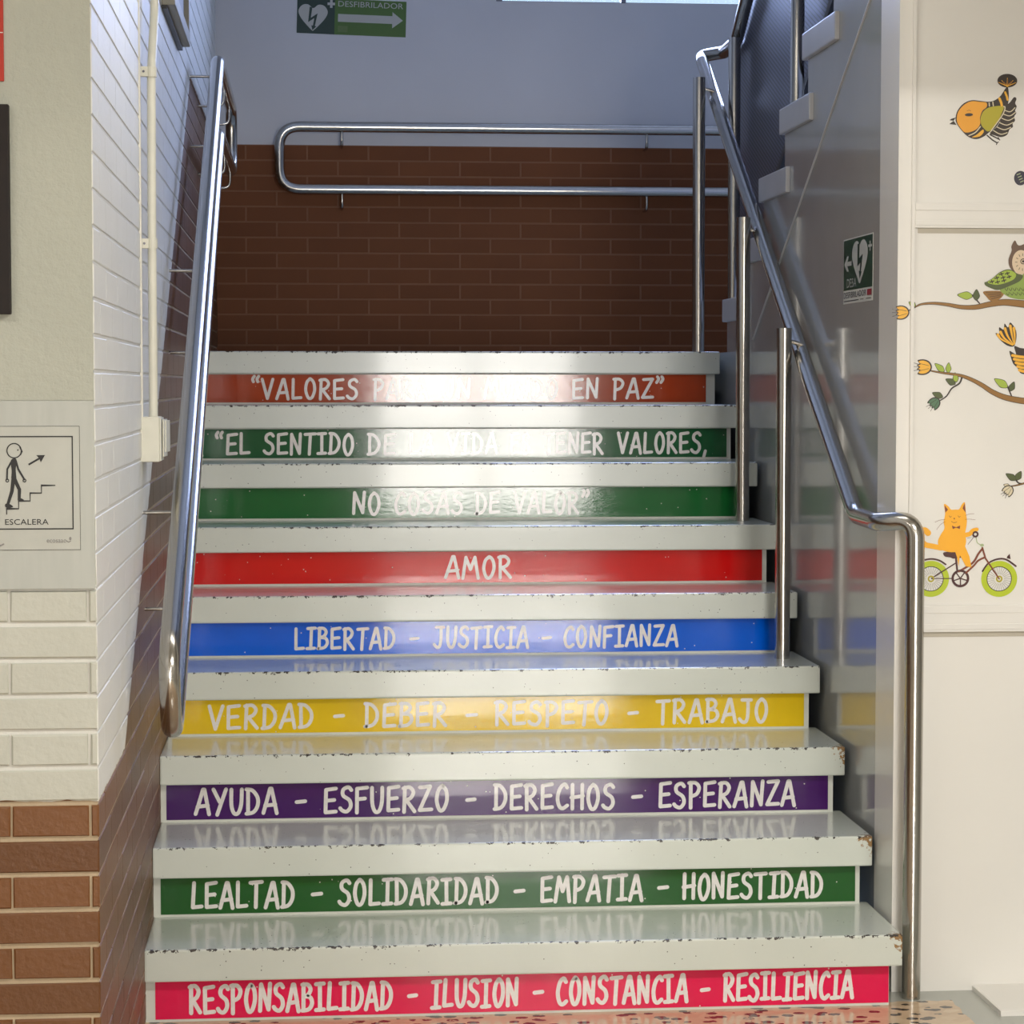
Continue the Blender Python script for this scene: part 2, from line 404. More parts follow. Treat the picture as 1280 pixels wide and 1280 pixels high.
# entrance end of the hall with its glazed door opening
m = MB(); m.box((-3.2, -6.3, 0), (.575, -6.1, ZC)); m.box((2.425, -6.3, 0), (XE, -6.1, ZC)); m.box((.575, -6.3, 2.18), (2.425, -6.1, ZC))
struct(m.link('wall_entrance', M['hall']))
m = MB()
for x in (.575, 1.47, 2.365): m.box((x, -6.0, 0), (x + .06, -5.95, 2.2))
m.box((.575, -6.0, 2.14), (2.425, -5.95, 2.2)); m.box((.575, -6.0, .0), (2.425, -5.95, .3)); m.box((.575, -6.0, 1.0), (2.425, -5.95, 1.05))
struct(m.link('door_2', M['steel_dark']))
# back wall of the stairwell: plaster above, brick below, window opening high on the right
WX0, WX1, WZ0, WZ1 = .775, 2.9, 2.993, 4.6
m = MB(); m.box((XL - .2, YB, 2.4), (WX0, YB + .2, 5.6)); m.box((WX1, YB, 2.4), (XE, YB + .2, 5.6))
m.box((WX0, YB, 2.4), (WX1, YB + .2, WZ0)); m.box((WX0, YB, WZ1), (WX1, YB + .2, 5.6))
struct(m.link('wall_back', M['plaster_smooth']))
struct(MB().box((XL - .2, YB - .006, -.1), (XE, YB + .2, 2.4)).link('wall_back_dado', M['dado']))
win = struct(bpy.data.objects.new('window_1', None)); COL.objects.link(win); ORG['window_1'] = Vector((0, 0, 0))
m = MB()
m.box((WX0, YB + .06, WZ0), (WX0 + .03, YB + .1, WZ1)); m.box((WX1 - .03, YB + .06, WZ0), (WX1, YB + .1, WZ1))
m.box((WX0, YB + .06, WZ0), (WX1, YB + .1, WZ0 + .012)); m.box((WX0, YB + .06, WZ1 - .03), (WX1, YB + .1, WZ1)); m.box((1.30, YB + .06, WZ0), (1.32, YB + .1, WZ1))
m.link('window_frame', M['steel_dark'], win)
MB().box((WX0, YB + .075, WZ0), (WX1, YB + .079, WZ1)).link('pane', M['glass'], win)

# left wall and pillar: real bricks in front of a mortar bed
CH = .0627; JT = .0060; JF = .0092; ZB = .694 - CH * 40
YP = 4.07
def brick_block(m, o, u, v, nrm, w, h, dp, cf=.0022):
    """front and sides of one brick; o corner, u along, v up, nrm outward"""
    j = lambda: random.uniform(-.0009, .0009)
    c = [(0, 0), (w, 0), (w, h), (0, h)]; ins = [(cf, cf), (w - cf, cf), (w - cf, h - cf), (cf, h - cf)]
    vs = [o + u * a + v * b for a, b in c] + [o + u * (a + j()) + v * (b + j()) + nrm * (dp - cf) for a, b in c] + [o + u * (a + j()) + v * (b + j()) + nrm * dp for a, b in ins]
    fs = [[i, (i + 1) % 4, 4 + (i + 1) % 4, 4 + i] for i in range(4)] + [[4 + i, 4 + (i + 1) % 4, 8 + (i + 1) % 4, 8 + i] for i in range(4)] + [[8, 9, 10, 11]]
    m.add(vs, fs)
def brick_field(m, axis, plane, a0, a1, z0, z1, nrm, seq, dp=.0025, jv=.0012):
    zi = int(round((z0 - ZB) / CH)); z = ZB + zi * CH
    while z < z1 - .01:
        a = a0
        L = seq(zi)
        k = 0
        while a < a1 - .01:
            ln = L[k] if k < len(L) else L[-1]
            e = min(a + ln, a1); u = Vector((1, 0, 0)) if axis == 'x' else Vector((0, 1, 0))
            o = Vector((a, plane, z)) if axis == 'x' else Vector((plane, a, z))
            brick_block(m, o + u * .0 + Vector((0, 0, JT / 2)), u, Vector((0, 0, 1)), nrm, e - a - (jv if e < a1 else 0), CH - JT, dp, .0012)
            a = e; k += 1
        zi += 1; z = ZB + zi * CH
# stairwell side wall (beyond the stair foot) and side of the pillar
m = MB(); brick_field(m, 'y', XL - .0025, 5.205, YB, .0, 3.4, Vector((1, 0, 0)), lambda i: [.125 if i % 2 else .25, .25])
wl = struct(m.link('wall_left', M['brick']))
mb = MB(); mb.box((XL - .2, 5.2, 0), (XL - .002, YB + .2, 5.6)); mb.link('mortar_bed', M['mortar'], wl)
m = MB(); brick_field(m, 'y', XL - .0015, YP + .002, 5.203, .0, ZC, Vector((1, 0, 0)), lambda i: [.125 if i % 2 else .25, .25])
wp = struct(m.link('wall_left_pillar', M['brick']))
mb = MB(); mb.box((-3.2, YP + .0055, 0), (XL - .001, 5.203, ZC)); mb.link('mortar_bed', M['mortar'], wp)
m = MB()
def front_seq(i):
    # courses counted from the left end; joints as on the pillar's corner
    return None
zi = 0
for i in range(0, 51 + 40):
    z = ZB + i * CH
    if z < -.01 or z > 1.36: continue
    edges = [XL, XL - .0165, XL - .152] if (i % 2 == 1) else [XL, XL - .235]
    while edges[-1] > -3.1: edges.append(edges[-1] - .25)
    for a, b in zip(edges, edges[1:]):
        brick_block(m, Vector((b + (JF * .5), YP + .006, z + JF / 2)), Vector((1, 0, 0)), Vector((0, 0, 1)), Vector((0, -1, 0)), a - b - (JF * .5), CH - JF, .0055)
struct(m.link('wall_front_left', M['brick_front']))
# plaster over the upper pillar and the smooth band behind the stair sign
struct(MB().box((-3.2, YP - .003, 1.396), (XL - .001, YP + .006, ZC)).link('wall_front_left_plaster', M['plaster']))

# staircase ------------------------------------------------------------
st = thing('staircase', 'lower flight of nine white painted steps between brick wall and grey wall', 'staircase', (.49, Y1, 0))
for k in range(1, 10):
    yn = Y1 + (k - 1) * D; z = k * RI
    ye = yn + D + OV + .02 if k < 9 else YB
    org = Vector((XL, yn, z))
    x1 = XR if k < 9 else XR - .012
    if k == 9:
        m = MB(); m.box((XL, yn, z - TT), (x1, yn + .3, z), .005)
    else:
        m = MB(); m.box((XL, yn, z - TT), (x1, ye, z), .0045)
    m.link('tread', M['tread'], st, origin=org)
    MB().box((XL, yn + OV, z - RI), (XR - .024, yn + OV + .05, z - TT + .001)).link('riser', M['riser'], st)
MB().box((XL, Y1 + 8 * D + .28, 1.40), (XE - .002, YB - .008, 1.53)).link('landing', M['tread'], st, origin=Vector((XL, Y1 + 8 * D - 1, 1.53)))

core = [(Y1 + OV + .045, .0), (YB - .01, .0), (YB - .01, 1.41)]
for k in range(9, 0, -1): core += [(Y1 + (k - 1) * D + OV + .045, k * RI - TT - .002)] + ([(Y1 + (k - 1) * D + OV + .045, (k - 1) * RI - TT - .002)] if k > 1 else [])
MB().prism(core, 'x', XL + .002, XR - .028).link('core', M['step_end'], st)

# upper flight: its own treads, and the grey wall below it
NY, ND = 7.53, .303
uf = thing('staircase', 'upper flight with pale step ends above the grey gloss wall', 'staircase', (2.2, 6.5, 1.53))
for k in range(1, 8):
    yn = NY - (k - 1) * ND; z = 1.53 + k * RI
    m = MB(); m.box((PX - .012, max(yn - .40, YF + .178), z - TT), (XE - .002, yn, z), .004)
    m.link('tread', M['step_end'], uf)
    MB().box((PX + .05, yn - .08, z - RI + .0005), (XE - .002, yn - OV, z - TT + .001)).link('riser', M['step_end'], uf)
poly = [(YF + .175, 0.0), (YB - .01, 0.0), (YB - .01, 1.395), (Y1 + 8 * D + .275, 1.395), (Y1 + 8 * D + .275, 1.529), (NY - OV, 1.529)]
for k in range(1, 10):
    yn = NY - (k - 1) * ND; z = 1.53 + k * RI
    if yn - OV > YF + .18: poly += [(yn - OV, z - .012)] + [(max(yn - ND - OV, YF + .175), z - .012)]
pz = []
for p in poly:
    if not pz or (abs(p[0] - pz[-1][0]) + abs(p[1] - pz[-1][1])) > 1e-4: pz.append(p)
struct(MB().prism(pz, 'x', PX, PX + .11).link('wall_right_stair', M['grey']))
# sloping bead across the grey wall
dv = Vector((0, -1.5, .81)).normalized()
struct(MB().tube([(PX - .001, 7.05, 1.562), (PX - .001, 5.47, 2.415)], .0035, 8).link('trim_1', M['step_end']))

# white panelled front under the upper flight
struct(MB().box((PX - .004, YF, 0), (XE, YF + .175, ZC)).link('wall_front_right', M['laminate']))
def tr(n, a, b, mat): return struct(MB().box(a, b, .0008 if mat is M['laminate'] else 0).link('trim_%d' % n, M['laminate'] if mat is None else mat))
XA = 1.394
tr(2, (XA - .008, YF - .007, 0.9), (XA, YF + .01, ZC), M['laminate'])
for n_, (za, zb) in {3: (.848, .910), 4: (1.784, 1.842)}.items():
    mm = MB(); mm.box((XA, YF - .008, za), (XE, YF + .01, zb), .0008)
    hgt = zb - za
    mm.box((XA, YF - .0095, za + .006), (XE, YF + .01, za + hgt * .30), .0008); mm.box((XA, YF - .0095, zb - .018), (XE, YF + .01, zb - .002), .0008)
    struct(mm.link('trim_%d' % n_, M['laminate']))
    struct(MB().box((XA + .008, YF - .0012, za - .012), (XE, YF + .01, za - .0005)).link('trim_%d' % (n_ + 2), M['strip']))
struct(MB().box((PX - .0045, YF - .0008, 0.0), (PX + .0005, YF + .01, ZC)).link('trim_7', M['laminate']))
struct(MB().box((XA + .0003, YF - .0005, .91), (XA + .0015, YF + .01, ZC)).link('trim_8', M['groove']))
struct(MB().box((XA - .0375, YF - .0004, .0), (XA - .0365, YF + .01, ZC)).link('trim_9', M['groove']))
# coved skirting at the right
m = MB(); prof = [(0, .0, 1.0), (.011, .0, 1.0), (.013, .03, .95), (.0135, 1.0, .0)]
vs = []
for z, t_, d_ in prof:                                     # height, how far the left edge has run back, depth left
    vs += [(1.55 + .14 * t_, YF + .01, z), (1.55 + .14 * t_, YF - .228 * d_, z), (XE, YF - .228 * d_, z)]
n = len(prof)
m.add(vs, [[3 * i + j, 3 * i + j + 1, 3 * i + 4 + j, 3 * i + 3 + j] for i in range(n - 1) for j in (0, 1)])
struct(m.link('baseboard_right', M['laminate']))

# hall ceiling lamps
def lamp(x, y, label, power):
    t = thing('ceiling_lamp', label, 'lamp', (x, y, ZC))
    m = MB(); a, b_ = .62, .20
    m.box((x - a, y - b_, ZC - .02), (x + a, y + b_, ZC)); m.box((x - a, y - b_, ZC - .1), (x - a + .01, y + b_, ZC - .02)); m.box((x + a - .01, y - b_, ZC - .1), (x + a, y + b_, ZC - .02))
    m.box((x - a, y - b_, ZC - .1), (x + a, y - b_ + .01, ZC - .02)); m.box((x - a, y + b_ - .01, ZC - .1), (x + a, y + b_, ZC - .02))
    m.link('housing', M['white'], t)
    for dy in (-.09, .09): MB().tube([(x - .58, y + dy, ZC - .06), (x + .58, y + dy, ZC - .06)], .013, 10).link('tube', M['diffuser'], t)
    area('lamp_light', (x, y, ZC - .085), (0, 0, 0), 1.15, .34, power, (1, .965, .905))
for y, wh, p, q_ in ((2.4, 'nearest the stairs', 74, 17), (-1.3, 'in the middle of the hall', 36, 20), (-4.2, 'nearest the entrance doors', 24, 16)):
    lamp(1.45, y, 'long ceiling lamp in the right row, ' + wh, p); lamp(-1.4, y, 'added fill lamp in the left row, ' + wh, q_)  # left row is added fill, for faces turned to the left
lamp(.45, 4.80, 'added fill lamp above the foot of the stairs', 5)  # unseen fill lamp, added to brighten the side walls at the stair foot

# ------------------------------------------------------------------ riser stickers
C = {'pink': (.72, .006, .075), 'green1': (.012, .095, .014), 'purple': (.055, .006, .115), 'yellow': (.76, .52, .006), 'blue': (.0, .115, .72),
     'red': (.66, .004, .004), 'green2': (.010, .135, .030), 'green3': (.010, .105, .035), 'orange': (.42, .050, .010)}
T640 = {1: (.453, .001818), 2: (.479, .001916), 3: (.504, .002014), 4: (.530, .002112), 5: (.555, .002211), 6: (.581, .002309), 7: (.606, .002407), 8: (.632, .002505), 9: (.657, .002603)}
ROWS = [
 (1, 'pink', -.347, 1.321, [('RESPONSABILIDAD', 242, 490), ('-', 511, 521), ('ILUSION', 540, 647), ('-', 667, 678), ('CONSTANCIA', 696, 860), ('-', 878, 888), ('RESILIENCIA', 907, 1071)],
  'pink riser strip on the lowest step reading RESPONSABILIDAD ILUSION CONSTANCIA RESILIENCIA', .060),
 (2, 'green1', -.352, 1.311, [('LEALTAD', 244, 369), ('-', 391, 403), ('SOLIDARIDAD', 425, 622), ('-', 643, 655), ('EMPATIA', 676, 803), ('-', 823, 835), ('HONESTIDAD', 855, 1032)],
  'dark green riser strip reading LEALTAD SOLIDARIDAD EMPATIA HONESTIDAD, just above the pink one', .059),
 (3, 'purple', -.355, 1.309, [('AYUDA', 249, 349), ('-', 372, 384), ('ESFUERZO', 407, 560), ('-', 583, 594), ('DERECHOS', 618, 768), ('-', 791, 803), ('ESPERANZA', 825, 997)],
  'purple riser strip reading AYUDA ESFUERZO DERECHOS ESPERANZA', .061),
 (4, 'yellow', -.357, 1.309, [('VERDAD', 265, 393), ('-', 419, 431), ('DEBER', 457, 558), ('-', 583, 596), ('RESPETO', 619, 760), ('-', 786, 798), ('TRABAJO', 822, 962)],
  'yellow riser strip reading VERDAD DEBER RESPETO TRABAJO', .060),
 (5, 'blue', -.360, 1.310, [('LIBERTAD', 371, 494), ('-', 513, 523), ('JUSTICIA', 543, 660), ('-', 678, 689), ('CONFIANZA', 705, 848)],
  'blue riser strip reading LIBERTAD JUSTICIA CONFIANZA', .056),
 (6, 'red', -.360, 1.309, [('AMOR', 557, 639)], 'bright red riser strip reading only AMOR', .060),
 (7, 'green2', -.360, 1.309, [('NO', 442, 476), ('COSAS', 494, 578), ('DE', 595, 624), ('VALOR”', 643, 736)],
  'mid green riser strip reading NO COSAS DE VALOR, above the red one', .062),
 (8, 'green3', -.360, 1.309, [('“EL', 274, 315), ('SENTIDO', 333, 443), ('DE', 461, 494), ('LA', 512, 542), ('VIDA', 560, 621), ('ES', 638, 661), ('TENER', 680, 754), ('VALORES,', 773, 884)],
  'dark green riser strip reading EL SENTIDO DE LA VIDA ES TENER VALORES', .062),
 (9, 'orange', -.360, 1.293, [('“VALORES', 318, 448), ('PARA', 468, 534), ('UN', 552, 588), ('MUNDO', 606, 697), ('EN', 716, 748), ('PAZ”', 767, 830)],
  'orange riser strip on the top step reading VALORES PARA UN MUNDO EN PAZ', .062),
]
VN = {k: vinyl('vinyl_' + k, v) for k, v in C.items()}
for k, cn, xa, xb, words, label, ch in ROWS:
    yr = Y1 + (k - 1) * D + OV; zb = (k - 1) * RI
    z0, z1 = zb + .006, zb + RI - TT - .0015
    s_ = MB().box((xa, yr - .0012, z0), (xb, yr - .0001, z1)).link('riser_sticker', VN[cn], None, origin=Vector(((xa + xb) / 2, yr, z0)))
    tag(s_, label, 'step sticker', 'coloured stickers on the stair risers')
    art = Art(); xm, sc = T640[k]; zc = (z0 + z1) / 2 - .001
    for wd, p0, p1 in words: write(art, wd, xm + (p0 - 640) * sc, xm + (p1 - 640) * sc, zc - ch / 2, ch)
    ly = yr - .0014
    art.link('lettering', M['letter'], lambda x, z, l: Vector((x, ly - l * .0004, z)), 0, s_)

# ------------------------------------------------------------------ railings
TR = .0215
rr = thing('stair_railing', 'steel handrail with posts on the right side of the stairs', 'railing', (1.388, 5.235, 0))
path = fillet([(1.388, 5.228, 0), (1.388, 5.228, 1.112), (1.318, 5.288, 1.104), (1.326, 5.55, 1.106), (1.33, 7.83, 2.512), (1.345, 7.93, 2.545), (1.40, 7.80, 2.54), (1.402, 7.60, 2.545), (1.402, 5.6, 3.72)],
              {1: .085, 2: .08, 3: .16, 4: .05, 5: .05, 6: .05, 7: .08}, 10)
MB().tube(path, TR, 24).link('handrail', M['steel'], rr, True)
for x, y, za, zb in ((1.280, 6.20, .68, 1.575), (1.280, 6.797, 1.02, 1.915), (1.278, 7.58, 1.53, 2.425)):
    p = MB().tube([(x, y, za), (x, y, zb)], .0205, 24).link('baluster', M['steel'], rr, True)
    MB().tube([(x, y, zb - .03), (x + .05, y, zb - .045)], .006, 10).link('bracket', M['steel'], p, True)
for x, y, za, zb in ((1.388, 7.545, 1.70, 2.55), (1.388, 6.565, 2.21, 3.10)):
    MB().tube([(x, y, za), (x, y, zb)], .020, 24).link('baluster', M['steel'], rr, True)
lo = lambda y: 2.085 + (6.93 - y) * .56
hi = lambda y: 2.56 + (7.6 - y) * .5875
MB().prism([(7.66, lo(7.66)), (5.6, lo(5.6)), (5.6, hi(5.6)), (7.66, hi(7.66))], 'x', 1.428, 1.430).link('perforated_sheet', M['perf'], rr)
MB().prism([(7.66, lo(7.66)), (5.6, lo(5.6)), (5.6, lo(5.6) + .03), (7.66, lo(7.66) + .03)], 'x', 1.418, 1.440).link('sheet_edge', M['black'], rr)

# left double handrail
lr = thing('double_handrail', 'double steel handrail loop on the left brick wall', 'railing', (XL, 4.7, .7))
X = -.28; sp = .20; sl = (2.43 - .921) / (7.431 - 4.745)
u = Vector((0, 1, sl)).normalized(); nrm = Vector((0, u.z, -u.y))
A = Vector((X, 4.665, .921 + (4.665 - 4.745) * sl)); B = Vector((X, 7.45, .921 + (7.45 - 4.745) * sl))
A2 = A + nrm * sp; zl = B.z - sp / u.y
B2 = Vector((X, A2.y + (zl - A2.z) / sl, zl))
E_ = Vector((X, 8.75, B.z)); E2 = Vector((X, 8.75, zl))
loop = fillet([A + u * 1.5, A - u * .02, A2 - u * .02, B2, E2, E_, B, A + u * 1.5], {1: .098, 2: .098, 3: .10, 4: .09, 5: .09, 6: .10}, 10)
MB().tube(loop, TR, 24, caps=False).link('handrail', M['steel'], lr, True)
for y, z in ((6.286, 1.583), (7.48, 2.227), (5.237, .941)):
    for off, y2, z2 in ((0, y, None), (1, y + .02, None)):
        zr = A.z + (y2 - A.y) * sl - (sp / u.y if off else 0)
        zz = zr - .06
        MB().tube(fillet([(X, y2, zr - TR + .002), (X, y2, zz), (XL - .004, y2, zz)], .03, 6), .0045, 10).link('bracket', M['steel'], lr, True)
for y in (8.0, 8.55):
    for zr in (B.z, zl): MB().tube(fillet([(X, y, zr - TR + .002), (X, y, zr - .075), (XL - .004, y, zr - .075)], .03, 6), .0045, 10).link('bracket', M['steel'], lr, True)

# back double handrail
br = thing('double_handrail', 'double steel handrail loop on the back wall of the landing', 'railing', (.8, YB, 2.2))
yb = YB - .085; za, zb = 2.466, 2.214
loop = fillet([(1.0, yb, za), (-.112, yb, za), (-.112, yb, zb), (2.2, yb, zb), (2.2, yb, za), (1.0, yb, za)], .085, 10)
MB().tube(loop, TR, 24, caps=False).link('handrail', M['steel'], br, True)
for x in (.14, 1.388):
    for z in (za, zb): MB().tube(fillet([(x, yb, z - TR + .002), (x, yb, z - .075), (x, YB - .004, z - .075)], .03, 6), .006, 10).link('bracket', M['steel'], br, True)

# ------------------------------------------------------------------ things on the left
XW = XL
cd = thing('conduit', 'white plastic pipe running up the white brick wall', 'pipe', (XW + .015, 5.24, 1.3))
pts = [(XW + .025, 5.228, 1.33), (XW + .025, 5.228, 1.75), (XW + .0252, 5.25, 2.12), (XW + .026, 5.36, 2.26), (XW + .026, 5.42, 2.6)]
MB().tube(fillet(pts, .12, 6), .0098, 16).link('pipe', M['pvc'], cd, True)
for z, y in ((2.115, 5.249), (1.735, 5.228)):
    c = MB(); c.tube([(XW + .025, y, z - .011), (XW + .025, y, z + .011)], .0122, 16); c.box((XW - .001, y - .014, z - .011), (XW + .018, y, z + .011), .0015)
    c.link('clamp', M['pvc'], cd)
    MB().tube([(XW + .009, y - .0155, z), (XW + .009, y - .013, z)], .0028, 10).link('screw', M['steel_dark'], cd)
jb = thing('junction_box', 'ivory socket box below the pipe on white brick wall', 'socket box', (XW, 5.24, 1.25))
MB().box((XW - .004, 5.195, 1.252), (XW + .040, 5.292, 1.352), .003).link('box', M['pvc'], jb)
for i, (dx, z0, z1, rot) in enumerate(((.043, 1.254, 1.350, 0), (.0475, 1.262, 1.346, .06), (.051, 1.272, 1.343, .12))):
    m = MB(); m.box((XW + dx - .003, 5.20 + .03 * i, z0), (XW + dx, 5.30 + .012 * i, z1), .001)
    c0 = Vector((XW + dx, 5.20 + .03 * i, z0))
    for v in m.v: v.x += (v.y - c0.y) * rot * .6
    m.link('cover', M['pvc'], jb)
fb = thing('framed_board', 'framed board high on the white brick wall beside the pipe', 'notice board', (XW, 6.4, 2.39))
m = MB(); m.box((XW, 6.05, 2.392), (XW + .035, 6.80, 2.432), .003); m.box((XW, 6.05, 2.95), (XW + .035, 6.80, 2.99), .003)
m.box((XW, 6.05, 2.432), (XW + .035, 6.09, 2.95), .003); m.box((XW, 6.76, 2.432), (XW + .035, 6.80, 2.95), .003)
m.link('frame', plain('grey_frame', (.30, .28, .22), .4), fb)
MB().box((XW, 6.09, 2.432), (XW + .02, 6.76, 2.95)).link('board', M['ink_grey'], fb)
MB().box((XW - .002, 6.05, 2.382), (XW + .014, 6.80, 2.392)).link('shadow_gap', M['black'], fb)

struct(MB().box((XL - .001, 5.198, 1.26), (XL + .004, 5.212, ZC)).link('trim_11', M['white']))
# pillar front: coordinates of the sheet in mm-like units, mapped on to the pillar plane
PXS = .001363
pm = lambda x, y, l: Vector((XL + (x - 119) * PXS, YP - .0045 - .0004 * l, .694 + (1003 - y) * .001393))
rs = MB().box((-.80, YP - .008, pm(0, 108, 0).z), (pm(4.2, 0, 0).x + .010, YP - .003, pm(0, -140, 0).z), .001).link('red_sign', M['red_sign'], None, origin=pm(0, 108, 0))
tag(rs, 'red sign at the upper left edge of the plaster pillar', 'sign')
Art().poly([(-60, 48.5), (11, 48.5), (11, 49.6), (-60, 49.6)]).link('white_line', M['paper'], lambda x, y, l: pm(x, y, l) + Vector((0, -.0037, 0)), 0, rs)
fr = thing('picture_frame', 'dark wooden frame on the plaster pillar below the red sign', 'picture frame', pm(-60, 393, 0))
xb = pm(11, 0, 0).x + .009; zt, zb_ = pm(0, 137, 0).z, pm(0, 393, 0).z
m = MB(); m.box((xb - .03, YP - .022, zb_), (xb, YP - .003, zt), .002); m.box((xb - .50, YP - .022, zb_), (xb - .47, YP - .003, zt), .002)
m.box((xb - .47, YP - .022, zt - .03), (xb - .03, YP - .003, zt), .002); m.box((xb - .47, YP - .022, zb_), (xb - .03, YP - .003, zb_ + .03), .002)
m.link('frame', M['frame_dark'], fr)
MB().box((xb - .47, YP - .012, zb_ + .03), (xb - .03, YP - .003, zt - .03)).link('picture', M['paper'], fr)
# stair sign
es = thing('stair_sign', 'grey sign with a stick figure climbing stairs reading ESCALERA', 'sign', pm(33, 735, 0))
MB().box((-.78, YP - .004, 1.0695), (XL - .001, YP + .003, 1.3955), .001).link('plate', M['plate'], es)
MB().box((pm(-36, 0, 0).x, YP - .0046, pm(0, 685, 0).z), (pm(101, 0, 0).x, YP - .0039, pm(0, 530, 0).z)).link('sheet', plain('printed_sheet', (.44, .45, .41), .3, noise=.03, scale=20), es)
q = lambda x, y: (x / 5.12, 500 + y / 5.12)
a = Art()
def rect_line(a, x0, y0, x1, y1, w_):
    a.poly([(x0, y0), (x1, y0), (x1, y0 + w_), (x0, y0 + w_)]); a.poly([(x0, y1 - w_), (x1, y1 - w_), (x1, y1), (x0, y1)])
    a.poly([(x0, y0), (x0 + w_, y0), (x0 + w_, y1), (x0, y1)]); a.poly([(x1 - w_, y0), (x1, y0), (x1, y1), (x1 - w_, y1)])
rect_line(a, -35.5, 530.7, 100.5, 684.5, .45); rect_line(a, -27, 543, 92, 659, 1.5)
a.link('border', M['ink'], pm, 1.6, es)
a = Art(); cx, cy = q(95, 313)
a.ring(cx, cy, 8.2, 9.6, 36)
Q = lambda L: [q(*p) for p in L]
a.poly(Q([(135, 285), (150, 318), (138, 342), (128, 340), (140, 318), (128, 292)])); a.ell(*q(119, 309), .9)
a.blob(Q([(90, 362), (72, 380), (78, 440), (76, 495), (100, 505), (108, 495), (104, 430), (112, 385), (104, 362)]))       # trunk
a.stroke(Q([(84, 370), (50, 430), (47, 495)]), 2.2); a.stroke(Q([(104, 372), (120, 430), (158, 495)]), 2.4)
a.ring(*q(49, 502), 1.2, 2.4, 16); a.ring(*q(159, 502), 1.2, 2.4, 16)
a.stroke(Q([(88, 495), (78, 570), (50, 655)]), 5.2, 3.6); a.stroke(Q([(96, 495), (126, 560), (124, 622)]), 5.0, 3.6)
a.blob(Q([(36, 650), (60, 650), (84, 668), (60, 676), (36, 670)])); a.blob(Q([(116, 614), (134, 614), (154, 626), (134, 633), (116, 630)]))
a.stroke(Q([(43, 718), (43, 681), (120, 681), (120, 632), (194, 632), (194, 582), (267, 582), (267, 534), (356, 534)]), 1.3, round_=False)
a.stroke(Q([(186, 402), (256, 362)]), 2.3, round_=False); a.poly(Q([(236, 342), (292, 341), (264, 388), (256, 364)]))
add_text(a, 'ESCALERA', 6.3, 60.5, 653, 646)
a.link('pictogram', M['ink'], pm, 1.6, es)
a = Art(); add_text(a, 'ecosaac', 58, 82, 675.5, 671.5); a.link('small_print', M['ink_grey'], pm, 1.6, es); a = Art(); a.ell(87.5, 670.5, 1.5, 2.2); a.link('small_emblem', M['ink_grey'], pm, 1.6, es); a = Art(); a.stroke([(82, 673), (85.5, 675), (88, 673.5)], 1.2); a.link('small_emblem', M['ink_grey'], pm, 1.6, es); a = Art(); a.stroke([(-4, 676), (0, 679), (4, 677)], 2)
a.link('small_emblem', M['ink_grey'], pm, 1.6, es)

# ------------------------------------------------------------------ defibrillator signs
gs = thing('defibrillator_sign', 'green sign with arrow and heart reading DESFIBRILADOR on the back wall', 'sign', (.18, YB, 2.85))
SC = .4445 / 1084; c_, s_2 = math.cos(-.029), math.sin(-.029)
def gm(x, y, l):     # sheet units (8 per photo px)
    u_, v_ = (x - 88) * SC, -(y - 332) * SC
    return Vector((-.041 + u_ * c_ - v_ * s_2, YB - .0005 - .0006 * l, 2.854 + u_ * s_2 + v_ * c_))
GD = plain('dark_green_print', (.004, .030, .018), .4); GL_ = plain('leaf_green_print', (.055, .135, .012), .4); PW = plain('sign_white', (.46, .46, .42), .5)
Art().poly([(88, -20), (462, -20), (462, 332), (88, 332)]).link('heart_panel', GD, gm, 1, gs)
Art().poly([(462, -20), (1172, -20), (1172, 332), (462, 332)]).link('arrow_panel', GL_, gm, 1, gs)
def heart(a, x, y, w_, h):   # centre top notch at (x,y)
    a.blob([(x, y + .12 * h), (x + .18 * w_, y - .02 * h), (x + .38 * w_, y + .02 * h), (x + .5 * w_, y + .24 * h), (x + .42 * w_, y + .5 * h), (x + .2 * w_, y + .8 * h), (x + .02 * w_, y + h), (x - .02 * w_, y + h), (x - .2 * w_, y + .8 * h), (x - .42 * w_, y + .5 * h), (x - .5 * w_, y + .24 * h), (x - .38 * w_, y + .02 * h), (x - .18 * w_, y - .02 * h)])
a = Art(); heart(a, 247, 52, 290, 250)
a.poly([(388, 20), (413, 20), (413, -8), (438, -8), (438, 20), (462, 20), (462, 45), (438, 45), (438, 72), (413, 72), (413, 45), (388, 45)][:12])
a.link('heart', PW, gm, 2, gs)
a = Art(); a.poly([(212, 68), (238, 78), (226, 178), (292, 132), (268, 258), (284, 260), (244, 300), (232, 252), (248, 254), (260, 180), (200, 222)])
a.link('lightning_bolt', GD, gm, 3, gs)
a = Art(); a.poly([(495, 128), (1035, 128), (1035, 88), (1140, 168), (1035, 248), (1035, 205), (495, 205)]); a.link('arrow', PW, gm, 2, gs)
a = Art(); add_text(a, 'DESFIBRILADOR', 495, 1140, 55, 0); a.link('lettering', PW, gm, 2, gs)
a = Art(); a.poly([(495, 245), (592, 245), (592, 305), (495, 305)]); a.link('small_patch', plain('faded_green_print', (.10, .17, .045), .5), gm, 2, gs)

ds = thing('defibrillator_sign', 'small DESA sign with left arrow on the grey gloss wall', 'sign', (PX, 5.69, 1.63))
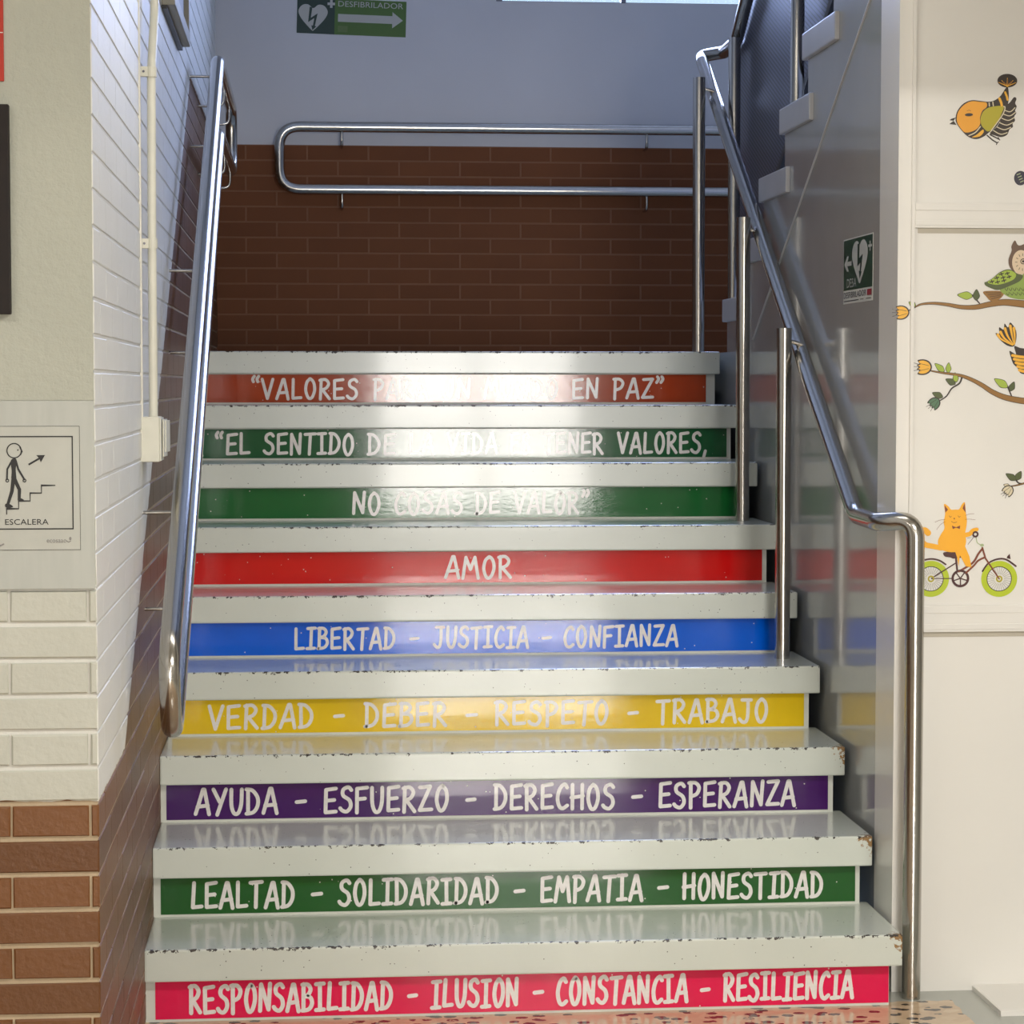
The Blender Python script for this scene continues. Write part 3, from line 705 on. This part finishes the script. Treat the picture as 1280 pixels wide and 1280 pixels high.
# local frame: x from the left (deep) edge 0..1, y from top 0..1
dm = lambda x, y, l: Vector((PX - .0006 - .0004 * l, 5.842 - x * .303, 1.787 - y * .158))
MB().box((PX - .001, 5.845 - .308, 1.627), (PX, 5.845, 1.790)).link('backing', M['paper'], ds)
Art().poly([(0, 0), (1, 0), (1, .80), (0, .80)]).link('green_panel', plain('deep_green_print', (.006, .045, .022), .35), dm, 2, ds)
a = Art(); 
a.blob([(.57, .115), (.64, .06), (.74, .06), (.83, .16), (.84, .30), (.77, .46), (.66, .62), (.575, .72), (.49, .62), (.38, .46), (.31, .30), (.32, .16), (.41, .06), (.51, .06)])
a.poly([(.86, .15), (.91, .15), (.91, .10), (.94, .10), (.94, .15), (.99, .15), (.99, .19), (.94, .19), (.94, .25), (.91, .25), (.91, .19), (.86, .19)])
a.poly([(.03, .38), (.13, .26), (.19, .26), (.14, .345), (.29, .345), (.29, .415), (.14, .415), (.19, .50), (.13, .50)])
add_text(a, 'DESA', .13, .46, .76, .62)
a.link('symbols', PW, dm, 3, ds)
a = Art(); a.poly([(.50, .10), (.57, .10), (.555, .33), (.68, .27), (.62, .54), (.65, .54), (.58, .65), (.55, .52), (.58, .53), (.60, .40), (.50, .45)])
a.link('lightning_bolt', plain('bolt_green_print', (.006, .035, .02), .4), dm, 4, ds)
a = Art(); add_text(a, 'DESFIBRILADOR', .02, .80, .925, .83); a.poly([(.03, .965), (.55, .965), (.55, .978), (.03, .978)]); a.poly([(.6, .965), (.72, .965), (.72, .975), (.6, .975)]); a.poly([(.8, .965), (.97, .965), (.97, .975), (.8, .975)])
a.link('caption', M['ink'], dm, 3, ds)
a = Art(); a.poly([(.83, .83), (.98, .83), (.98, .925), (.83, .925)]); a.link('red_mark', plain('red_print', (.3, .02, .03), .4), dm, 3, ds)

# ------------------------------------------------------------------ wall stickers on the white front
wx = lambda px: 1.392 + (px - 1143) * .001892
wz = lambda py: 1.5726 - (py - 400) * .001855
def wm(px, py, l): return Vector((wx(px), YF - .0003 - .0003 * l, wz(py)))
ink = (.030, .018, .010)
K = {n_: plain('sticker_' + n_, c, .35) for n_, c in dict(outline=ink, orange=(.78, .34, .015), olive=(.42, .36, .012), brown=(.13, .075, .045), cream=(.66, .58, .40), gold=(.80, .42, .03),
     leaf=(.33, .44, .045), darkleaf=(.075, .095, .025), bark=(.27, .13, .022), bud=(.08, .17, .09), rust=(.20, .045, .015), owlface=(.66, .52, .36), owlgreen=(.24, .34, .06),
     lime=(.45, .55, .012), cat=(.90, .42, .010), maroon=(.06, .012, .010), grape=(.035, .03, .05), sage=(.38, .45, .25)).items()}
def sticker(name, label, cat, px, py): return thing(name, label, cat, wm(px, py, 0))

# round bird
Z = lambda L: [(1180 + x / 9.85, 70 + y / 9.85) for x, y in L]
bd = sticker('bird_sticker', 'orange round bird sticker with flower crest, highest on white panel', 'wall sticker', 1230, 180)
a = Art()
a.blob(Z([(136, 790), (158, 700), (230, 612), (330, 570), (450, 578), (530, 586), (600, 573), (680, 518), (764, 402), (786, 500), (776, 610), (735, 650), (735, 720), (640, 885), (540, 965), (480, 1012), (390, 1042), (290, 1012), (200, 925), (148, 850)]))
a.blob(Z([(740, 650), (800, 590), (850, 528), (880, 545), (866, 600), (884, 640), (866, 690), (880, 720), (855, 765), (866, 810), (838, 850), (840, 890), (800, 920), (770, 985), (700, 1014), (620, 995), (560, 965), (650, 880), (710, 760)]))
for L in ([(138, 782), (90, 795), (60, 815), (112, 822)], [(112, 822), (60, 862), (150, 872)]): a.poly(Z(L))
a.stroke(Z([(560, 985), (620, 1015), (672, 1040)]), 1.6); a.stroke(Z([(525, 995), (590, 1050), (648, 1085)]), 1.6)
a.stroke(Z([(640, 1105), (650, 1080), (665, 1075)]), 1.2); a.stroke(Z([(662, 1020), (672, 1040), (680, 1050)]), 1.2)
a.ell(*Z([(765, 328)])[0], 12.4, 8.4)
a.link('silhouette', K['outline'], wm, 1, bd)
a = Art(); a.blob(Z([(150, 790), (171, 705), (242, 624), (330, 583), (450, 590), (512, 598), (515, 650), (462, 700), (436, 780), (438, 855), (400, 915), (330, 952), (255, 962), (205, 918), (160, 850)]))
a.link('breast', K['orange'], wm, 2, bd)
a = Art(); a.blob(Z([(442, 790), (470, 712), (530, 662), (620, 640), (722, 642), (698, 730), (640, 848), (545, 946), (482, 908), (450, 860)])); a.link('wing', K['olive'], wm, 2, bd)
a = Art()
for L in ([(300, 1000), (380, 960), (440, 890)], [(545, 600), (548, 640)], [(590, 590), (596, 635)], [(725, 640), (740, 665), (700, 760), (560, 955)]): Art().curve(Z(L), 1.3).link('breast_stripe', K['cream'], wm, 3, bd)
for p0, p1 in (((742, 690), (862, 655)), ((722, 735), (868, 712)), ((700, 785), (858, 772)), ((672, 838), (840, 835)), ((640, 890), (812, 895)), ((600, 935), (770, 960))):
    a.curve(Z([p0, ((p0[0] + p1[0]) / 2 + 5, (p0[1] + p1[1]) / 2 + 32), p1]), 1.1)
a.link('feather_lines', K['cream'], wm, 3, bd)
a = Art(); a.blob(Z([(340, 1020), (400, 985), (470, 925), (480, 960), (430, 1010)])); a.link('breast_stripe', K['gold'], wm, 3, bd); a = Art(); a.curve(Z([(670, 545), (690, 590), (700, 630)]), 3); a.link('neck_stripe', K['gold'], wm, 3, bd); a = Art(); a.curve(Z([(740, 470), (760, 520), (770, 560)]), 2.6)
a.link('neck_stripe', K['gold'], wm, 3, bd); a = Art()
for dx, dy in ((-70, -20), (0, -50), (70, -20)): a.stroke(Z([(765, 395), (765 + dx, 345 + dy)]), 2.2, .6)
for dx, dy in ((-105, 10), (105, 10)): a.stroke(Z([(765, 395), (765 + dx, 340 + dy)]), 1.4, .6)
a.link('crest_petals', K['gold'], wm, 3, bd)
a = Art()
for dx, dy in ((-60, -12), (0, -35), (60, -12)): a.stroke(Z([(765 + dx * .3, 378), (765 + dx, 345 + dy)]), 1.1, .5)
a.link('crest_heart', K['rust'], wm, 4, bd)
a = Art(); a.ell(*Z([(298, 747)])[0], 5, 1.9, rot=-.05); a.stroke(Z([(275, 700), (298, 690), (322, 702)]), .35); a.link('eye', K['outline'], wm, 4, bd)

def leafs(outl, fill, p0, p1, w_):
    (x0, y0), (x1, y1) = p0, p1; dx, dy = x1 - x0, y1 - y0; l = math.hypot(dx, dy); nx, ny = -dy / l, dx / l
    def shp(k, e): return [(x0 - dx / l * e, y0 - dy / l * e), (x0 + dx * .3 + nx * k, y0 + dy * .3 + ny * k), (x0 + dx * .6 + nx * k * .9, y0 + dy * .6 + ny * k * .9), (x1 + dx / l * e, y1 + dy / l * e), (x0 + dx * .6 - nx * k * .9, y0 + dy * .6 - ny * k * .9), (x0 + dx * .3 - nx * k, y0 + dy * .3 - ny * k)]
    outl.blob(shp(w_ / 2 + .55, .5)); fill.blob(shp(w_ / 2 - .1, -.4))
def branch_sticker(name, label, spine, w0, w1, leaves, blooms, px, py, extra=()):
    b_ = sticker(name, label, 'wall sticker', px, py)
    o = Art(); f = Art(); o.curve(spine, w0 + 1.1, w1 + 1.3); f.curve(spine, max(.3, w0 - .1), w1)
    for sp_ in extra: o.curve(sp_, 2.2, 1.5)
    o.link('twig_outline', K['outline'], wm, 1, b_); f.link('twig', K['bark'], wm, 2, b_)
    for i, (p0, p1, w_, c) in enumerate(leaves):
        o = Art(); f = Art(); leafs(o, f, p0, p1, w_); o.stroke([p0, (p0[0] * .5 + p1[0] * .5, p0[1] * .5 + p1[1] * .5)], .5)
        lf = o.link('leaf', K['outline'], wm, 1.5, b_); f.link('leaf_fill', K[c], wm, 2.2, lf)
    for (x, y, r, ang, c) in blooms:
        o = Art(); f = Art(); d = (math.cos(ang), math.sin(ang)); n_ = (-d[1], d[0])
        P_ = lambda u_, v_: (x + d[0] * u_ * r + n_[0] * v_ * r, y + d[1] * u_ * r + n_[1] * v_ * r)
        o.blob([P_(-1.05, 0), P_(-.7, .75), P_(.1, 1.08), P_(.95, .95), P_(.72, .5), P_(1.05, .3), P_(.8, 0), P_(1.05, -.3), P_(.72, -.5), P_(.95, -.95), P_(.1, -1.08), P_(-.7, -.75)])
        for v_ in (-.35, .05, .4): o.stroke([P_(.8, v_), P_(1.55, v_ * 1.5)], .5)
        f.blob([P_(-.85, 0), P_(-.55, .6), P_(.1, .9), P_(.8, .8), P_(.55, .4), P_(.85, .25), P_(.6, 0), P_(.85, -.25), P_(.55, -.4), P_(.8, -.8), P_(.1, -.9), P_(-.55, -.6)])
        fl = o.link('flower', K['outline'], wm, 2.4, b_); f.link('petals', K[c], wm, 3, fl)
        l = Art(); l.curve([P_(-.6, .2), P_(0, .35), P_(.7, .5)], .5); l.curve([P_(-.6, -.2), P_(0, -.35), P_(.7, -.5)], .5); l.link('petal_lines', K['outline'], wm, 3.5, fl)
    return b_
G1 = lambda x, y: (1080 + x / 5.82, 280 + y / 5.82)
branch_sticker('branch_sticker', 'upper brown branch sticker with yellow flower under the owl',
    [G1(385, 605), G1(430, 585), G1(520, 578), G1(620, 588), G1(720, 605), G1(820, 605), G1(920, 585), G1(1020, 570), G1(1110, 575), G1(1250, 590)], .8, 8.5,
    [(G1(385, 600), G1(338, 570), 6, 'leaf'), (G1(800, 525), G1(690, 517), 8.5, 'leaf'), (G1(825, 555), G1(828, 478), 7.5, 'darkleaf')],
    [(*G1(292, 645), 8.2, math.pi * .98, 'gold')], 1200, 387, [[G1(385, 605), G1(340, 630)], [G1(800, 520), G1(850, 578)]])
G2 = lambda x, y: (1080 + x / 6.4, 440 + y / 6.4)
branch_sticker('branch_sticker', 'lower brown branch sticker with yellow and green buds, above the cat',
    [G2(555, 150), G2(640, 165), G2(720, 175), G2(800, 190), G2(880, 220), G2(960, 262), G2(1050, 320), G2(1150, 362), G2(1280, 388), G2(1400, 400)], .8, 7.5,
    [(G2(658, 155), G2(584, 92), 6.5, 'leaf'), (G2(690, 165), G2(694, 85), 6, 'leaf'), (G2(755, 240), G2(745, 165), 6, 'leaf'), (G2(748, 255), G2(672, 216), 7, 'darkleaf'), (G2(648, 360), G2(566, 325), 7, 'darkleaf'),
     (G2(1168, 280), G2(1062, 214), 8.5, 'leaf'), (G2(1190, 310), G2(1220, 238), 6.5, 'darkleaf')],
    [(*G2(500, 120), 9, math.pi * 1.0, 'gold'), (*G2(585, 405), 7, math.pi * .75, 'bud')], 1220, 480,
    [[G2(800, 205), G2(780, 250), G2(720, 290), G2(680, 350), G2(630, 385)], [G2(1168, 275), G2(1200, 350)]])
G3 = lambda x, y: (1220 + x / 16, 560 + y / 16)
branch_sticker('twig_sticker', 'small dark twig sticker with pale blossom at the right, above bicycle', [G3(740, 770), G3(850, 755), G3(960, 730), G3(1100, 690)], .6, 1.2,
    [(G3(870, 640), G3(668, 516), 7, 'darkleaf'), (G3(880, 640), G3(970, 470), 7, 'darkleaf'), (G3(745, 770), G3(625, 735), 4, 'cream')],
    [(*G3(720, 850), 6.5, 2.3, 'cream')], 1262, 606, [[G3(870, 640), G3(920, 700), G3(1000, 715)]])
# owl
O = lambda L: [(1220 + x / 10.67, 280 + y / 10.67) for x, y in L]
ow = sticker('owl_sticker', 'green and brown owl sticker perched on the upper branch', 'wall sticker', 1272, 374)
a = Art()
a.blob(O([(525, 222), (560, 275), (595, 290), (660, 268), (760, 260), (860, 270), (930, 290), (1000, 222), (1035, 330), (1070, 480), (1040, 590), (960, 650), (760, 680), (560, 650), (470, 590), (445, 480), (485, 360), (482, 300)]))
a.link('head', K['brown'], wm, 4, ow)
a = Art(); a.ell(*O([(610, 512)])[0], 11, 15.2); a.ell(*O([(910, 512)])[0], 11, 15.2); a.link('face_disc', K['owlface'], wm, 4.6, ow)
a = Art()
for cx in (640, 880):
    ex, ey = O([(cx, 500)])[0]; a.ring(ex, ey, 2.6, 3.6, 20); a.ell(ex, ey, 1.5)
    for i in range(12):
        t_ = 2 * math.pi * i / 12; a.stroke([(ex + 6.8 * math.cos(t_) - .8, ey + 8 * math.sin(t_) + 1), (ex + 9 * math.cos(t_) - .8, ey + 10.6 * math.sin(t_) + 1)], .7)
a.link('eye', K['outline'], wm, 5, ow)
a = Art(); a.blob(O([(330, 870), (450, 800), (560, 700), (760, 660), (960, 700), (1080, 800), (1190, 870), (1080, 960), (940, 1000), (760, 1010), (560, 1000), (430, 960)])); a.link('body', K['owlgreen'], wm, 3.2, ow)
wo = Art(); wf = Art()
wo.blob(O([(128, 780), (160, 770), (240, 720), (330, 645), (450, 605), (560, 660), (640, 690), (600, 760), (480, 820), (320, 880), (220, 860), (140, 820)])); wg = wo.link('wing', K['darkleaf'], wm, 3.6, ow)
wf.blob(O([(170, 780), (250, 722), (335, 655), (450, 618), (545, 665), (520, 735), (400, 790), (280, 812)])); wf.link('wing_top', K['leaf'], wm, 3.9, wg)
a = Art()
for x, y in ((350, 670), (430, 660), (290, 720), (375, 715), (455, 705), (225, 770), (300, 775), (385, 755)): a.stroke(O([(x - 26, y + 8), (x + 26, y - 8)]), 1.4); a.stroke(O([(x - 4, y - 18), (x + 8, y + 20)]), 1.2)
for i in range(7):
    for j in range(2): a.curve(O([(400 + i * 55 + j * 20, 860 + j * 60), (425 + i * 55 + j * 20, 890 + j * 60), (440 + i * 55 + j * 20, 850 + j * 60)]), .6)
a.link('feather_marks', K['outline'], wm, 4.2, ow)
a = Art(); a.blob(O([(110, 915), (150, 895), (330, 895), (390, 930), (320, 1010), (220, 1030), (150, 965)])); a.link('tail', K['bark'], wm, 3, ow)
a = Art()
for i in range(4): a.curve(O([(150 + i * 25, 915 + i * 28), (240 + i * 12, 920 + i * 22), (350, 910 + i * 18)]), .6)
a.link('tail_lines', K['outline'], wm, 3.4, ow)
# second bird at the right edge
B2_ = lambda L: [(1220 + x / 9.14, 380 + y / 9.14) for x, y in L]
sb = sticker('bird_sticker', 'bird sticker with fan flower tail at the right edge, below owl', 'wall sticker', 1275, 465)
a = Art(); a.blob(B2_([(455, 480), (385, 475), (320, 430), (262, 370), (245, 330), (285, 335), (284, 265), (335, 290), (345, 222), (385, 265), (408, 210), (450, 250), (480, 310), (482, 400)]))
a.blob(B2_([(460, 480), (530, 500), (640, 520), (760, 600), (760, 760), (640, 800), (540, 790), (500, 730), (450, 680), (420, 600), (405, 535), (440, 550), (480, 570)]))
a.link('silhouette', K['outline'], wm, 1, sb)
a = Art()
for L in ([(270, 350), (310, 400), (440, 470)], [(300, 320), (345, 390), (445, 465)], [(350, 280), (385, 370), (450, 462)], [(410, 250), (430, 350), (458, 460)], [(452, 275), (462, 360), (465, 455)]): a.curve(B2_(L), 3.6, 1.0)
a.link('tail_flower', K['gold'], wm, 2, sb)
a = Art()
for i in range(5): a.curve(B2_([(440 + i * 20, 585 + i * 42), (520 + i * 15, 600 + i * 42), (640, 610 + i * 35)]), 3.4, 3.4)
a.link('wing', K['gold'], wm, 2, sb)
# dark berry
bs = sticker('flower_sticker', 'dark striped bud sticker at the right edge, between bird and owl', 'wall sticker', 1275, 223)
a = Art(); a.ell(1275.5, 223.5, 8, 9); a.link('bud', K['grape'], wm, 1, bs)
a = Art()
for i in range(4): a.stroke([(1271 + i * 1.5, 219.5 + i * 3), (1275 + i * 1.4, 217.8 + i * 3)], 1)
a.link('stripes', K['sage'], wm, 2, bs)
# cat on a bicycle
F = lambda L: [(1100 + x / 7.11, 600 + y / 7.11) for x, y in L]
cb = sticker('cat_sticker', 'orange cat riding a bicycle sticker, lowest on the white panel', 'wall sticker', 1212, 745)
for cx, cy in ((490, 880), (1100, 885)):
    px, py = F([(cx, cy)])[0]
    w_ = Art().ring(px, py, 15.4, 22.7, 48).link('tire', K['lime'], wm, 1, cb)
    a = Art().ring(px, py, 15.0, 15.9, 40)
    for i in range(28):
        t_ = 2 * math.pi * i / 28; a.stroke([(px + 6 * math.cos(t_), py + 6 * math.sin(t_)), (px + 15.2 * math.cos(t_), py + 15.2 * math.sin(t_))], .28, round_=False)
    a.link('spokes', K['outline'], wm, 1.5, w_)
    Art().ring(px, py, 2.2, 4.2, 24).link('hub', K['olive'], wm, 2, w_)
a = Art()
a.curve(F([(345, 785), (400, 725), (480, 702), (560, 715), (620, 752)]), 2.2, 2.0); a.link('mudguard', K['maroon'], wm, 2.5, cb); a = Art(); a.curve(F([(950, 815), (1000, 745), (1080, 708), (1160, 712), (1248, 772)]), 2.0, 2.2)
a.link('mudguard', K['maroon'], wm, 2.5, cb); a = Art(); a.poly(F([(357, 680), (395, 712), (372, 738), (355, 735)])); a.link('lamp', K['maroon'], wm, 2.5, cb); a = Art(); a.poly(F([(1192, 660), (1200, 708), (1165, 700), (1170, 682)]))
a.link('lamp', K['maroon'], wm, 2.5, cb); a = Art(); a.blob(F([(600, 645), (680, 640), (752, 660), (755, 692), (690, 700), (660, 690), (610, 680)]))
a.stroke(F([(710, 690), (722, 800)]), 2.4); a.link('saddle', K['maroon'], wm, 2.6, cb); a = Art(); a.stroke(F([(495, 875), (710, 740)]), 1.5); a.stroke(F([(495, 878), (680, 878)]), 1.2)
px, py = F([(752, 878)])[0]; a.ring(px, py, 8.2, 11.2, 36)
for i in range(5):
    t_ = 2 * math.pi * i / 5 + .3; a.stroke([(px, py), (px + 9 * math.cos(t_), py + 9 * math.sin(t_))], 1.5)
a.link('crank', K['maroon'], wm, 2.5, cb); a = Art(); px, py = F([(882, 484)])[0]; a.ring(px, py, 1.8, 4.0, 20)
a.stroke(F([(810, 520), (870, 505), (815, 575)]), .4)
a.link('handlebar_grip', K['maroon'], wm, 3.5, cb)
a = Art(); a.curve(F([(740, 815), (860, 740), (910, 660), (945, 615)]), 2.6); a.curve(F([(800, 830), (870, 765), (910, 720), (970, 690)]), 2.4); a.stroke(F([(945, 605), (975, 700), (1100, 885)]), 2.4, 1.6)
a.link('bicycle_frame', K['rust'], wm, 2.3, cb)
a = Art(); a.curve(F([(890, 515), (900, 560), (935, 580)]), 1.1); a.ell(*F([(942, 582)])[0], 2.4, 1.8); a.link('handlebar', K['sage'], wm, 2.6, cb)
ca = Art()
ca.blob(F([(600, 214), (640, 235), (662, 262), (705, 262), (735, 258), (760, 215), (785, 200), (795, 290), (805, 360), (800, 420), (790, 480), (800, 550), (780, 610), (720, 640), (640, 640), (570, 612), (548, 550), (570, 490), (605, 430), (598, 370), (610, 300)]))
ca.stroke(smooth(F([(580, 605), (510, 590), (430, 570), (390, 510), (395, 460), (430, 445), (460, 470)])), 6.4, 7.6)
ca.stroke(smooth(F([(790, 490), (830, 480), (860, 450), (895, 440)])), 6.0, 4.6)
ca.poly(F([(690, 600), (790, 590), (830, 680), (850, 780), (800, 770), (745, 670), (735, 770), (720, 690)]))
ca.link('cat', K['cat'], wm, 3, cb)
a = Art(); a.poly(F([(603, 222), (635, 262), (612, 290)])); a.poly(F([(783, 205), (793, 290), (765, 252)])); a.poly(F([(672, 405), (708, 420), (745, 405), (742, 435), (708, 424), (680, 436)])); a.poly(F([(683, 338), (700, 338), (691, 352)]))
for x in (655, 735): a.curve(F([(x - 10, 318), (x, 330), (x + 10, 322)]), .5)
a.curve(F([(665, 368), (690, 380), (715, 372)]), .5)
for L in ([(610, 350), (565, 355), (520, 375)], [(610, 372), (570, 395), (535, 440)], [(790, 315), (830, 302), (868, 300)], [(790, 350), (830, 348), (880, 355)]): a.curve(F(L), .35)
a.link('cat_features', K['rust'], wm, 4, cb)
